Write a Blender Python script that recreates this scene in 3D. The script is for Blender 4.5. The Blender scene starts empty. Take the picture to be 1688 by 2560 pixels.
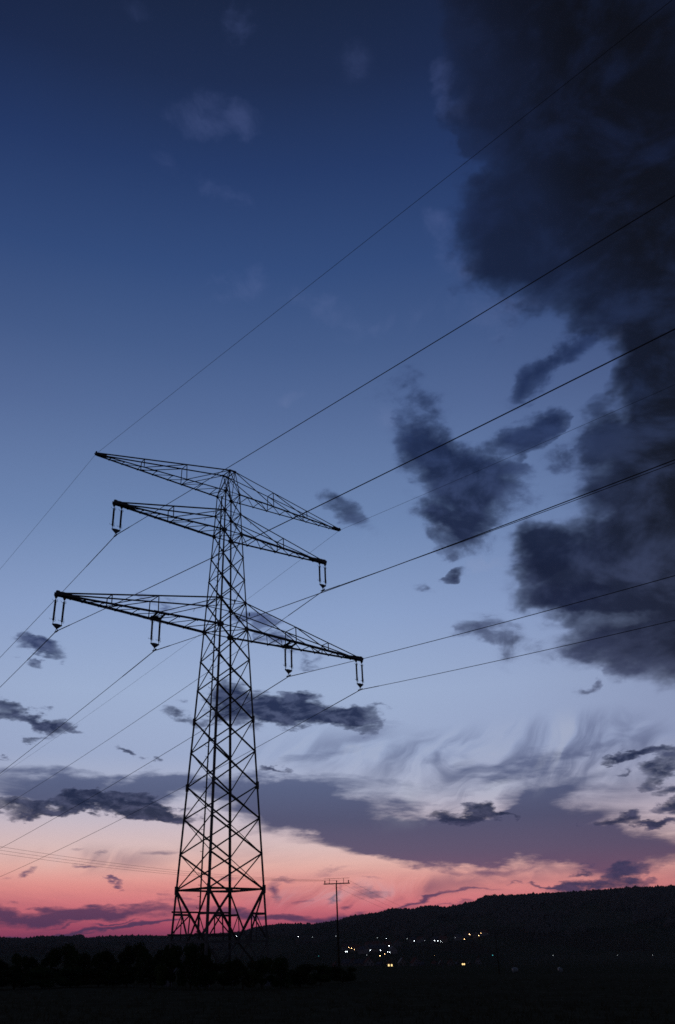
import bpy, math, random
import numpy as np
from mathutils import Vector, Matrix
S = bpy.context.scene
C = S.collection
PI = math.pi

# ---------------------------------------------------------------- camera
EYE = 1.6
cd = bpy.data.cameras.new('camera'); cam = bpy.data.objects.new('camera', cd); C.objects.link(cam)
cd.sensor_fit = 'VERTICAL'; cd.sensor_height = 36.0; cd.sensor_width = 24.0
cd.lens = 29.6993; cd.shift_x = 0.054574; cd.shift_y = 0.009689
cd.clip_start = 0.5; cd.clip_end = 30000
cam.matrix_world = Matrix.Translation((0, 0, EYE)) @ Matrix.Rotation(PI/2 + 0.461976, 4, 'X') @ Matrix.Rotation(-0.00956, 4, 'Z')
S.camera = cam
S.view_settings.view_transform = 'Standard'; S.view_settings.look = 'None'
S.view_settings.exposure = 0; S.view_settings.gamma = 1
S.cycles.max_bounces = 4; S.cycles.diffuse_bounces = 2
S.cycles.use_denoising = False
S.cycles.filter_width = 1.6
S.cycles.use_adaptive_sampling = True; S.cycles.adaptive_threshold = .004; S.cycles.adaptive_min_samples = 64
S.cycles.volume_bounces = 0

def srgb(r, g, b):
    f = lambda c: (c/255/12.92) if c/255 <= 0.04045 else ((c/255+0.055)/1.055)**2.4
    return (f(r), f(g), f(b), 1)

# ---------------------------------------------------------------- sky
# cloud shapes as (azimuth, elevation, radius, radius, turn, weight), all in degrees on the sky
HEAVY = [(18.11, 42.37, 4.41, 3.26, 173.1, 1.05), (18.33, 46.44, 3.79, 3.11, 177.5, 0.7), (21.41, 38.26, 4.46, 1.81, 169.1, 0.88), (31.19, 51.32, 16.81, 8.35, 165.6, 3.85), (33.79, 43.69, 16.29, 11.35, 163.5, 3.85), (21.11, 43.77, 6.75, 4.34, 170.6, 1.93), (26.21, 41.15, 9.48, 5.78, 167.1, 2.98), (30.17, 35.65, 4.97, 4.85, 54.4, 2.1), (23.2, 52.07, 8.26, 5.16, 172.4, 2.27), (28.91, 32.23, 5.06, 3.81, 73.5, 2.27), (25.67, 27.9, 5.71, 4.59, 170.7, 2.8), (26.79, 23.85, 5.17, 4.77, 64.8, 2.45), (23.81, 29.31, 2.96, 1.85, -173.3, 1.22), (20.39, 21.59, 6.33, 3.76, 168.6, 3.32), (24.43, 19.98, 5.96, 4.54, 175.3, 2.98), (18.11, 23.2, 2.97, 2.22, 175.2, 1.75), (20.55, 16.72, 3.94, 2.28, 175.4, 2.27), (24.52, 15.74, 4.28, 2.66, 175.4, 2.45), (18.79, 19.99, 3.5, 1.88, 174.3, 1.57), (21.47, 45.14, 6.03, 3.13, 169.7, 1.4), (18.76, 40.77, 4.19, 2.16, 158.4, 0.96), (27.31, 32.38, 3.57, 2.11, -176.3, 0.7), (24.34, 24.32, 4.04, 2.46, 171, 1.22), (26.17, 18.95, 4.79, 3.43, 73.9, 1.57), (28.28, 29.86, 4.52, 4.36, 60.6, 1.57), (21.89, 54.89, 6.88, 2.98, 171, 1.05)]
PUFFS = [(17.89, 22.7, 2.53, 1.95, 175.8, 1.4), (21.98, 23.04, 2.9, 1.15, 163.7, 1.24), (21.04, 16.66, 3.37, 1.41, 169.1, 1.55), (23.63, 14.88, 2.64, 1.21, 174.5, 1.55), (23.44, 28.87, 2.36, 1.75, 170.7, 1.4), (22.39, 26.47, 1.67, 1.59, -173.8, 0.93), (19.82, 19.86, 2.9, 1.28, 173.5, 1.08), (27.03, 29.14, 1.94, 1.24, 168, 0.78), (8.48, 35.38, 2.42, 1.97, 177.2, 0.85), (10.72, 35.18, 2.68, 2.34, 54.6, 1.01), (12.68, 33.13, 2.34, 2.29, -155.2, 1.16), (10.59, 31.21, 2.69, 2, 175.9, 1.24), (12.26, 29.72, 3.54, 2.51, 165.3, 2.09), (14.64, 27.46, 4.71, 2.48, -179.4, 2.48), (13.66, 25.56, 3.58, 2.16, 174.8, 1.55), (10.74, 26.91, 2.18, 1.36, 159.6, 0.78), (18.37, 30.66, 3.93, 1.38, -164.2, 2.02), (20.27, 31.4, 1.79, 1.12, 171, 0.78), (21.35, 35.21, 4.6, 1.58, -158.7, 1.86), (18.66, 33.88, 3.22, 1.67, -157.1, 1.08), (18.19, 36.29, 2.3, 1.27, 171.2, 0.62), (23.69, 36.26, 2.88, 1.56, -177.2, 1.08), (20.86, 28.55, 2.75, 1.62, 162.5, 0.62), (22.86, 24.83, 1.97, 0.63, -179.8, 0.85), (22.92, 23.79, 2.26, 0.7, 170.8, 0.78), (14.65, 19.12, 2.01, 0.58, 175, 0.93), (13.98, 18.13, 2.18, 0.91, 175.7, 1.16), (16.58, 17.64, 2.59, 1.29, 165.6, 1.01), (17.42, 16.29, 3.19, 0.89, 174.9, 0.78), (19.23, 16.36, 2.2, 0.88, 174.7, 0.78), (12.31, 22.63, 1.34, 0.6, -166.5, 1.08), (9.35, 21.52, 1.42, 0.73, 176.7, 0.62), (19.9, 13.67, 1.28, 0.37, -179.9, 0.93), (20.6, 14.17, 0.95, 0.47, -146.5, 0.78), (12.01, 22.52, 0.71, 0.53, 177.2, 0.46), (4.45, 27.17, 2.23, 1.24, 157.4, 1.24), (5.58, 25.77, 2.21, 1.03, 160.2, 0.62), (21.88, 19.85, 1.89, 0.95, 173.1, 0.16)]
LOWPUFFS = [(-1.88, 14.19, 3.61, 1.61, 175.2, 2.15), (1.12, 13.9, 4.25, 1.24, 175.5, 2.47), (4.63, 13.32, 2.9, 1.05, 171.1, 2.47), (-4.07, 14.83, 1.64, 1.56, 173, 1.48), (6.17, 14.17, 0.58, 0.49, -178.3, 0.99), (6.95, 13.76, 0.94, 0.38, 149.2, 0.99), (-5.13, 13.52, 2.92, 0.74, -179.4, 0.82), (-7.57, 13.95, 1.36, 0.8, 171.4, 1.65), (-1.91, 19.59, 4.09, 0.97, 163.3, 0.82), (0.64, 17.97, 3.71, 1.15, 165.3, 0.82), (-8.23, 20.93, 3.75, 0.89, 177.5, 0.74), (-17.72, 17.46, 1.85, 0.67, -170.8, 1.32), (-16.44, 17.74, 2.23, 0.79, 160.2, 1.65), (-16.67, 16.4, 0.99, 0.43, -176.6, 0.99), (-17.41, 13.29, 3.91, 0.59, 178.4, 1.65), (-15.08, 12.77, 2.47, 0.59, 165.3, 1.48), (-16, 12.05, 1.5, 0.41, -177.5, 0.82), (-13.76, 12.4, 0.93, 0.24, 163.1, 0.66), (-10.66, 10.82, 0.93, 0.29, 171.7, 1.48), (-11.38, 11.17, 0.69, 0.41, 153.4, 0.82), (-9.34, 10.48, 0.62, 0.24, -179.3, 0.66), (-8.17, 10.4, 0.69, 0.21, -179.3, 0.66), (-0.59, 9.78, 1.33, 0.27, 176.8, 1.65), (5.93, 12.39, 1.28, 0.37, 178.4, 0.66), (-17.98, 10.5, 0.64, 0.23, -178, 0.82), (-16.45, 7.71, 3.18, 0.61, 178.6, 1.98), (-16.38, 7.13, 1.99, 0.39, -175.8, 1.48), (-12.07, 7.94, 3.02, 0.62, 171.5, 1.98), (-9.79, 7.69, 4.55, 0.75, 176.9, 2.31), (-7.49, 7.4, 3.36, 0.63, 178.5, 1.98), (-14.03, 7.7, 2.35, 0.45, -178.8, 1.48), (-12.97, 8.2, 0.66, 0.4, 178.8, 0.82), (12.18, 7.12, 3.26, 0.57, 178.1, 2.15), (10.92, 6.93, 2.39, 0.37, 178.2, 1.32), (14.15, 7.17, 1.75, 0.34, 177.9, 1.15), (4.86, 7.25, 0.79, 0.29, 169.9, 0.49), (22.48, 10.2, 3.3, 0.47, 178.5, 2.31), (21.09, 10.19, 1.38, 0.37, 170.9, 1.32), (23.41, 9.08, 2.22, 0.74, -165.7, 1.98), (21.16, 9.32, 1.12, 0.25, -175.8, 0.99), (24.09, 8.05, 1.59, 0.43, -178.4, 1.32), (20.42, 6.46, 2.07, 0.59, -174.5, 2.15), (21.37, 6.68, 0.82, 0.37, -176.2, 1.15), (18.29, 6.11, 0.69, 0.22, 178.2, 1.15), (22.59, 6.03, 1.85, 0.37, -179.7, 1.65), (23.66, 7.02, 1.51, 0.51, -163.1, 1.81), (22.16, 6.1, 1.59, 0.37, 177.4, 0.99), (17.88, 3.55, 1.15, 0.26, -179.3, 1.48), (20.96, 3.26, 1.58, 0.56, -178.6, 1.65), (18.45, 2.83, 3.81, 0.57, -176.5, 2.15), (15.94, 2.83, 2.48, 0.21, 178.7, 1.15), (14.1, 3, 0.84, 0.13, 178.9, 0.82)]
VEILS = [(6.06, 5.87, 9.07, 1.42, 177.1, 1.35), (0.22, 7.03, 6.18, 1.3, 175.7, 1.2), (14.2, 5.65, 6.92, 1.38, -179.8, 1.35), (9.24, 4.98, 6.81, 0.84, 178.7, 1.05), (19.39, 5.79, 6.01, 1.62, 178, 0.75), (-2.89, 8.51, 3.75, 0.88, 179.9, 0.9), (-10.61, 8.57, 7.91, 1.3, 178.1, 0.9), (18.5, 7.43, 5.7, 1.64, -172.7, 0.75), (-13.68, 9.1, 9.9, 1.21, 176.8, 1.65), (-7.33, 9.22, 4.36, 0.88, 171.1, 0.9), (-16.53, 8.29, 5.2, 0.85, -178.3, 0.75), (0.23, 8, 6.23, 1.32, 174.8, 1.35), (6.36, 6.69, 10.02, 1.5, 175, 1.95), (11.84, 6.31, 8.86, 1.68, -179.8, 1.8), (7.29, 5.49, 6.01, 0.79, 178.8, 1.2), (2.85, 8.46, 8.12, 1.18, 179.1, 0.9), (15.73, 8.04, 4.2, 2.05, -143.7, 1.2), (13.99, 9.81, 5.19, 0.74, -161.9, 0.75), (18.28, 10.52, 6.46, 0.62, -172.1, 0.75), (10.13, 9.24, 4.33, 0.87, -149.3, 0.6), (17.98, 8.63, 4.42, 0.82, -159.3, 0.68), (3.74, 11.18, 7.34, 0.91, -164.2, 0.52), (20.08, 4.53, 6.13, 1.2, 176.1, 1.8), (16.98, 5.21, 3.94, 0.81, -177, 1.05), (-15.77, 2.14, 6.11, 0.67, 176.3, 1.65), (-10.1, 1.79, 7.49, 0.47, 177, 1.2), (-5.75, 1.95, 4.7, 0.38, 179.7, 0.75), (-1.81, 1.65, 3.84, 0.43, 179.5, 1.5), (3.59, 1.47, 4.41, 0.53, 179.4, 1.65), (7.06, 2.17, 2.65, 0.32, -169.8, 0.9), (-15.6, 0.83, 3, 0.23, 179.7, 1.5), (-12.61, 0.84, 2.52, 0.21, 179.6, 1.35), (-9.07, 0.84, 2.86, 0.29, -179.5, 1.8), (-6.68, 0.93, 1.45, 0.21, 179.5, 1.05), (-11.23, 1.16, 1.7, 0.1, 179.7, 1.05), (-14.3, 1.41, 1.39, 0.1, 179.8, 0.75), (-10.05, 1.22, 1.14, 0.1, 179.7, 0.6), (-7.65, 1.16, 1.16, 0.11, 179.6, 0.6), (-15.73, 3.73, 0.59, 0.25, -161, 1.05), (-16.64, 3.61, 0.56, 0.16, 170.7, 0.75), (-12.29, 3.61, 1.21, 0.19, 177.3, 1.2), (-10.43, 3.04, 0.81, 0.13, 178.1, 1.2), (-11.3, 4.78, 0.82, 0.22, -179.9, 0.75), (-7.36, 4.92, 2.09, 0.34, -175.3, 0.75), (-13.01, 4.93, 1.13, 0.2, -165, 0.45), (-0.57, 3.04, 0.88, 0.39, 152.7, 1.05), (-0.2, 3.5, 1.2, 0.22, 179.5, 0.6), (1.42, 2.91, 1.18, 0.28, -153.1, 0.75), (3.41, 2.96, 1.01, 0.19, -169.7, 1.2), (4.13, 2.41, 0.77, 0.3, -162.8, 1.05), (2.94, 3.7, 1.8, 0.19, 179.3, 0.6), (5.41, 3.32, 1.79, 0.16, -176.2, 0.45), (5.88, 2.93, 1.78, 0.27, -173.4, 1.05), (8.06, 2.6, 2.06, 0.19, -168.1, 1.35), (10.04, 3.02, 2.64, 0.21, -171.8, 0.9), (12, 3.32, 3.18, 0.21, -175.6, 0.75), (10.45, 2.23, 1.72, 0.16, 179.1, 0.75), (-3.32, 3.41, 1.2, 0.22, 179.6, 0.6), (12.81, 2.08, 2.26, 0.37, 179.2, 0.75)]
WISPS = [(-7.01, 53.06, 5.86, 1.75, 171.8, 1.17), (-2.97, 52.33, 2.63, 1.21, -179, 0.91), (-10.19, 49.73, 2.8, 1.67, 149.8, 0.78), (-5.12, 47.72, 4.1, 1.14, 160.7, 0.78), (-15.38, 56.9, 2.7, 0.88, -173.9, 0.65), (-4.38, 56.93, 2.82, 1.11, -178.5, 0.91), (8.98, 54.97, 2.7, 1.38, 177, 0.65), (-3.46, 41.54, 3.07, 1.25, -178.7, 0.91), (2.12, 40.9, 3.06, 1.26, 178.6, 1.04), (5.18, 40.02, 3.39, 1.41, 177.2, 0.78), (-4.54, 42.64, 2.33, 0.49, -178.1, 0.65), (4.57, 41.32, 1.91, 0.84, 177.5, 0.65), (8.88, 39.51, 1.85, 1.12, 175.9, 0.65), (6.11, 38.68, 1.85, 1.14, 177.1, 0.65), (14.35, 44.17, 2.27, 1.59, 174.6, 0.91), (15.02, 42.1, 2.21, 1.62, 174.3, 0.78), (14.19, 39.19, 3.23, 1.67, 173, 0.78), (16.59, 52.18, 1.69, 1.42, 61.6, 1.56), (18.27, 50.59, 3.14, 0.86, 165.5, 1.69), (19.93, 51.19, 1.99, 1.19, 172.9, 0.65), (1.26, 34.67, 1.79, 0.88, 179, 1.04), (17.13, 42.53, 1.62, 1.45, 68.9, 0.65), (19.9, 38.55, 4.09, 1.1, 173.5, 0.91), (17.81, 37.64, 3.44, 1.67, 171.2, 0.78), (27.06, 36.73, 1.54, 1.07, 166.9, 1.43), (9.2, 32.94, 2.08, 1.75, 177.4, 0.78), (15.41, 22.72, 1.82, 0.72, 174.2, 1.17), (12.31, 25.16, 2.21, 1.18, 166.5, 0.65), (10.94, 28.77, 1.47, 1.32, 79.7, 0.52)]
SWIRLS = [(14.05, 10.29, 10.89, 3.13, -171.2, 1.6), (3.74, 11.18, 8.78, 2.26, -176.5, 1), (21.48, 9.81, 4.65, 3.71, -173.2, 1), (10.55, 8.26, 6.64, 1.9, -163.1, 1), (-14.42, 9.08, 6.46, 1.67, 176.6, 0.6), (4.64, 2.76, 10.4, 1.13, -176.1, 1.3), (15.63, 3.9, 6.11, 1.33, -176.6, 0.9), (-11.54, 4.66, 7.78, 1.38, -179.7, 0.8)]

world = bpy.data.worlds.new('World'); S.world = world; world.use_nodes = True
nt = world.node_tree; nt.nodes.clear()
def N(t, **k):
    n = nt.nodes.new(t)
    for a_, v in k.items(): setattr(n, a_, v)
    return n
def L(a_, b_): nt.links.new(a_, b_)
def M(op, a_, b_=None, c_=None, clamp=False):
    n = N('ShaderNodeMath', operation=op, use_clamp=clamp)
    for i, v in enumerate((a_, b_, c_)):
        if v is None: continue
        if isinstance(v, (int, float)): n.inputs[i].default_value = v
        else: L(v, n.inputs[i])
    return n.outputs[0]
def smooth(v, lo, hi, out=1.0):
    n = N('ShaderNodeMapRange', interpolation_type='SMOOTHSTEP')
    n.inputs['From Min'].default_value = lo; n.inputs['From Max'].default_value = hi; n.inputs['To Max'].default_value = out
    L(v, n.inputs['Value']); return n.outputs['Result']
def mixc(f, a_, b_, mode='MIX'):
    n = N('ShaderNodeMix', data_type='RGBA', blend_type=mode)
    for s, v in ((0, f), (6, a_), (7, b_)):
        if isinstance(v, (int, float)): n.inputs[s].default_value = v
        elif isinstance(v, tuple): n.inputs[s].default_value = v
        else: L(v, n.inputs[s])
    return n.outputs[2]
def ramp(v, stops, mode='LINEAR'):
    n = N('ShaderNodeValToRGB'); r = n.color_ramp; r.interpolation = mode
    while len(r.elements) > 1: r.elements.remove(r.elements[-1])
    r.elements[0].position = stops[0][0]; r.elements[0].color = stops[0][1]
    for p, c in stops[1:]:
        e = r.elements.new(p); e.color = c
    L(v, n.inputs[0]); return n.outputs[0]
def noise(vec, scale, detail=5, rough=0.55, dist=0.0):
    n = N('ShaderNodeTexNoise'); n.inputs['Scale'].default_value = scale; n.inputs['Detail'].default_value = detail
    n.inputs['Roughness'].default_value = rough; n.inputs['Distortion'].default_value = dist
    L(vec, n.inputs['Vector']); return n
def vscale(vec, s):
    n = N('ShaderNodeVectorMath', operation='MULTIPLY'); L(vec, n.inputs[0]); n.inputs[1].default_value = s; return n.outputs[0]
def vadd(a_, b_):
    n = N('ShaderNodeVectorMath', operation='ADD'); L(a_, n.inputs[0]); L(b_, n.inputs[1]); return n.outputs[0]
tc = N('ShaderNodeTexCoord'); sep = N('ShaderNodeSeparateXYZ'); L(tc.outputs['Generated'], sep.inputs[0])
az = M('MULTIPLY', M('ARCTAN2', sep.outputs[0], sep.outputs[1]), 180/PI)
el = M('MULTIPLY', M('ARCSINE', sep.outputs[2]), 180/PI)
cmb = N('ShaderNodeCombineXYZ'); L(az, cmb.inputs[0]); L(el, cmb.inputs[1]); AE = cmb.outputs[0]
def field(blobs, coord):
    acc = 0.0
    for (a0, e0, ra, re, rot, w) in blobs:
        g = N('ShaderNodeTexGradient', gradient_type='SPHERICAL'); t = g.texture_mapping
        t.vector_type = 'TEXTURE'; t.translation = (a0, e0, 0); t.rotation = (0, 0, math.radians(rot)); t.scale = (ra, re, 1)
        L(coord, g.inputs[0]); acc = M('MULTIPLY_ADD', g.outputs['Fac'], w, acc)
    return acc
dirv = tc.outputs['Generated']
def warp(scale, amp, vec, detail=4):
    n = noise(vec, scale, detail, 0.6)
    s = N('ShaderNodeVectorMath', operation='SUBTRACT'); L(n.outputs['Color'], s.inputs[0]); s.inputs[1].default_value = (.5, .5, .5)
    return vadd(AE, vscale(s.outputs[0], (amp, amp, 0)))
# clear dusk sky: colour by height, warmer and brighter towards the afterglow
elf = M('DIVIDE', M('ADD', el, 10), 90)
def st(e_, c): return ((e_+10)/90, srgb(*c))
skyc = ramp(elf, [st(-10, (50, 22, 36)), st(0.2, (122, 54, 90)), st(1.0, (176, 80, 104)), st(2.1, (218, 120, 128)), st(3.2, (232, 150, 144)), st(4.3, (234, 182, 172)), st(5.4, (222, 192, 190)),
    st(6.8, (204, 190, 200)), st(8.6, (178, 182, 204)), st(11, (158, 172, 204)), st(15, (158, 176, 209)), st(20, (140, 162, 202)), st(26, (112, 137, 180)), st(33.5, (86, 109, 154)), st(38, (69, 93, 139)), st(43, (52, 77, 125)), st(49, (38, 59, 104)), st(54, (30, 45, 80)), st(60, (24, 35, 60)), st(70, (20, 28, 47)), st(90, (17, 23, 38))])
# dimmer away from the afterglow
adist = M('ABSOLUTE', M('SUBTRACT', az, -4))
fall = ramp(M('DIVIDE', adist, 180), [(0, (1, 1, 1, 1)), (.06, (.98, .98, .98, 1)), (.11, (.92, .91, .93, 1)), (.16, (.78, .76, .8, 1)), (.3, (.34, .33, .38, 1)), (.6, (.27, .26, .29, 1)), (1, (.26, .25, .27, 1))])
skyc = mixc(1.0, skyc, fall, 'MULTIPLY')
# horizon streaks and veils
low = vscale(AE, (.10, .55, 0))
sn = noise(low, 1.6, 6, .6, .6).outputs['Fac']
sn2 = noise(vscale(AE, (.05, .22, 0)), 1.0, 5, .6, 1.2).outputs['Fac']
# veils
wv = warp(5, 5.0, vscale(dirv, (1, 1, 3.5)), 6)
vf = field(VEILS, wv)
vd = M('MULTIPLY_ADD', smooth(vf, .35, 0), -.5, vf)
vd = M('ADD', vd, M('MULTIPLY', M('SUBTRACT', sn, .5), 2.2))
vden = smooth(vd, -.05, 1.25, .95)
veilc = ramp(elf, [st(0, (70, 48, 82)), st(2, (92, 60, 92)), st(3.5, (112, 80, 108)), st(5, (88, 78, 108)), st(7, (72, 76, 108)), st(9, (82, 92, 126)), st(14, (120, 132, 168)), st(30, (90, 110, 150))])
veilc = mixc(1.0, veilc, fall, 'MULTIPLY')
streak = smooth(M('MULTIPLY', sn2, smooth(el, 14, 3)), .42, .75, .35)
col = mixc(streak, skyc, veilc)
col = mixc(vden, col, veilc)
# fibrous swirls rising to the right
rot = N('ShaderNodeMapping'); rot.inputs['Rotation'].default_value = (0, 0, math.radians(-24)); L(warp(3.2, 9, dirv, 4), rot.inputs['Vector'])
fib = noise(vscale(rot.outputs[0], (.11, .27, 0)), 1.3, 6, .5, 1.3).outputs['Fac']
fm = smooth(field(SWIRLS, AE), .1, 1.0)
col = mixc(M('MULTIPLY', smooth(fib, .42, .66, .75), fm), col, veilc)
col = mixc(M('MULTIPLY', smooth(fib, .5, .32, .3), fm), col, (.5, .53, .62, 1))
# pale high wisps
nw = noise(vscale(dirv, (1, 1, 1)), 15, 8, .66, .4).outputs['Fac']
wf = field(WISPS, warp(8, 7, dirv, 5))
wden = smooth(M('MULTIPLY', M('ADD', M('MULTIPLY', wf, .55), M('MULTIPLY', M('SUBTRACT', nw, .5), 2.6)), smooth(wf, 0, .5)), -.1, 1.3, .24)
wcol = ramp(elf, [st(15, (165, 170, 195)), st(30, (140, 150, 190)), st(45, (110, 125, 180)), st(60, (80, 95, 150))])
col = mixc(wden, col, wcol)
# cumulus
def cumulus(col, blobs, wscale, wamp, nscale, namp, hi, tint, body, nvec, sun=(-.035, 0, -.05), det=9, rim=.35, sf=1.5, mix=.6):
    f = field(blobs, warp(wscale, wamp, nvec, 5))
    n1 = noise(nvec, nscale, det, .6, .35).outputs['Fac']
    n0 = noise(nvec, nscale*.36, 3, .5, .3).outputs['Fac']
    k = N('ShaderNodeVectorMath', operation='ADD'); L(nvec, k.inputs[0]); k.inputs[1].default_value = tuple(c*3.2/nscale*2 for c in sun)
    n2 = noise(k.outputs[0], nscale, 4, .6, .35).outputs['Fac']
    nn = M('ADD', M('MULTIPLY', n1, .62), M('MULTIPLY', n0, .38))
    d = M('ADD', f, M('MULTIPLY', M('SUBTRACT', nn, .5), namp))
    d = M('MULTIPLY', d, smooth(f, 0.0, .35))
    soft = smooth(d, .0, hi*sf, .97); core = smooth(d, hi*.35, hi*1.1)
    a_ = M('ADD', M('MULTIPLY', soft, mix), M('MULTIPLY', core, 1-mix), clamp=True)
    th = smooth(d, 0, hi*1.2)
    lit = smooth(M('SUBTRACT', n1, n2), -.12, .22, rim)
    return mixc(a_, col, mixc(th, tint, mixc(lit, body, tint)))
edge_hi = ramp(elf, [st(12, (104, 112, 146)), st(22, (92, 106, 150)), st(32, (62, 82, 130)), st(45, (38, 54, 98)), st(60, (30, 42, 72))])
body_mid = ramp(elf, [st(12, (50, 56, 84)), st(18, (36, 43, 72)), st(28, (26, 37, 66)), st(35, (29, 43, 78)), st(60, (24, 30, 50))])
flat = vscale(dirv, (1, 1, 1.7))
col = cumulus(col, PUFFS, 9, 5.0, 14, 6.4, 1.0, edge_hi, body_mid, flat, sf=1.9, mix=.7)
hb = M('ADD', M('MULTIPLY', noise(dirv, 5, 4, .5).outputs['Fac'], .9), M('MULTIPLY', M('SUBTRACT', az, 22), .045))
body_hvy = mixc(smooth(hb, .1, .85), ramp(elf, [st(14, (36, 43, 74)), st(22, (25, 33, 58)), st(30, (25, 37, 66)), st(60, (24, 32, 56))]), ramp(elf, [st(14, (22, 26, 42)), st(25, (17, 20, 31)), st(60, (13, 15, 22))]))
col = cumulus(col, HEAVY, 6, 9.0, 8.5, 6.2, 1.3, edge_hi, body_hvy, flat, rim=.26, sf=2.0, mix=.75)
lowv = vscale(dirv, (1, 1, 2.6))
edge_lo = ramp(elf, [st(2, (110, 76, 110)), st(5, (104, 88, 120)), st(8, (112, 116, 150)), st(16, (112, 126, 164)), st(22, (104, 118, 160))])
body_lo = ramp(elf, [st(2, (62, 52, 82)), st(4, (58, 56, 88)), st(7.5, (36, 44, 70)), st(12, (33, 43, 74)), st(16, (30, 42, 76)), st(22, (60, 74, 120))])
col = cumulus(col, LOWPUFFS, 15, 3.2, 32, 5.2, .75, edge_lo, body_lo, lowv, sf=2.2, mix=.72)
bg = N('ShaderNodeBackground'); L(col, bg.inputs['Color']); bg.inputs['Strength'].default_value = 1.0
wo = N('ShaderNodeOutputWorld'); L(bg.outputs[0], wo.inputs[0])
world.cycles.sampling_method = 'MANUAL'; world.cycles.sample_map_resolution = 256


def sun_lamp():
    sd = bpy.data.lights.new('sun', 'SUN'); sd.energy = 0.02; sd.angle = math.radians(12); sd.color = (1, .55, .5)
    so = bpy.data.objects.new('sun', sd); C.objects.link(so)
    d = Vector((math.sin(math.radians(-6))*math.cos(math.radians(3)), math.cos(math.radians(-6))*math.cos(math.radians(3)), math.sin(math.radians(3))))
    so.rotation_euler = d.to_track_quat('Z', 'Y').to_euler(); so.location = (0, 0, 80)
sun_lamp()

# ---------------------------------------------------------------- materials
def mat(name, c1, c2=None, rough=.8, metal=0.0, nscale=3.0, bump=0.0, emit=None, strength=0):
    m = bpy.data.materials.new(name); m.use_nodes = True
    t = m.node_tree; b = t.nodes['Principled BSDF']
    b.inputs['Roughness'].default_value = rough; b.inputs['Specular IOR Level'].default_value = 0 if rough >= .9 else .3; b.inputs['Metallic'].default_value = metal
    c1 = tuple(c1)+(1,); c2 = tuple(c2)+(1,) if c2 else c1
    co = t.nodes.new('ShaderNodeTexCoord'); no = t.nodes.new('ShaderNodeTexNoise'); no.inputs['Scale'].default_value = nscale; no.inputs['Detail'].default_value = 6
    t.links.new(co.outputs['Object'], no.inputs['Vector'])
    r = t.nodes.new('ShaderNodeValToRGB'); r.color_ramp.elements[0].position = .35; r.color_ramp.elements[1].position = .65
    r.color_ramp.elements[0].color = c1; r.color_ramp.elements[1].color = c2
    t.links.new(no.outputs['Fac'], r.inputs[0]); t.links.new(r.outputs[0], b.inputs['Base Color'])
    if bump:
        bp = t.nodes.new('ShaderNodeBump'); bp.inputs['Strength'].default_value = bump
        t.links.new(no.outputs['Fac'], bp.inputs['Height']); t.links.new(bp.outputs[0], b.inputs['Normal'])
    if emit:
        b.inputs['Emission Color'].default_value = tuple(emit)+(1,); b.inputs['Emission Strength'].default_value = strength
    return m
STEEL = mat('weathered_steel', (.055, .06, .06), (.085, .085, .08), .7, .2, 2.5)
CHORD = mat('dark_galvanised_steel', (.045, .05, .05), (.07, .07, .068), .7, .2, 4)
GLASS = mat('brown_porcelain', (.045, .03, .025), (.06, .04, .03), .45, 0, 8)
WIRE = mat('aged_conductor', (.05, .05, .055), (.08, .08, .08), .6, .3, .4)
WOOD = mat('tarred_pole_wood', (.02, .016, .012), (.05, .04, .03), .9, 0, 6, .3)
BARK = mat('bark', (.03, .025, .02), (.07, .055, .04), .95, 0, 9, .5)
LEAF = [mat('foliage', (.018, .03, .012), (.05, .07, .025), .9, 0, .7),
        mat('foliage_dull', (.02, .026, .012), (.045, .05, .022), .9, 0, .9)]
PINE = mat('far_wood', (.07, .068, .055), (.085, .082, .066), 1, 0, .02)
GRASS = mat('field_grass', (.044, .044, .024), (.058, .055, .03), 1, 0, .5)
WALLS = [mat('pale_render', (.16, .155, .145), (.2, .19, .175), .9, 0, 1.5), mat('grey_render', (.11, .11, .11), (.14, .135, .13), .9, 0, 1.5), mat('sand_render', (.15, .13, .1), (.18, .155, .12), .9, 0, 1.5)]
ROOF = [mat('clay_tiles', (.1, .045, .035), (.15, .07, .05), .9, 0, 6), mat('slate_tiles', (.05, .05, .055), (.08, .08, .085), .8, 0, 6)]
PANE = mat('dark_window_glass', (.02, .025, .03), None, .15)
LITW = mat('lit_window', (.4, .3, .15), None, .5, 0, 3, 0, (1, .7, .3), 1.6)
BALE = mat('pale_bale_wrap', (.12, .15, .15), (.16, .2, .2), .4, 0, 3)
def lampmat(n, c, s): return mat(n, (.5, .5, .5), None, .4, 0, 3, 0, c, s)
LM = {'w': lampmat('white_lamp_glow', (.85, .95, 1), 15), 'o': lampmat('amber_lamp_glow', (1, .58, .25), 15), 'd': lampmat('faint_lamp_glow', (.75, .85, .9), 1.6), 'c': lampmat('cyan_lamp_glow', (.1, .75, .85), .9)}

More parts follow.
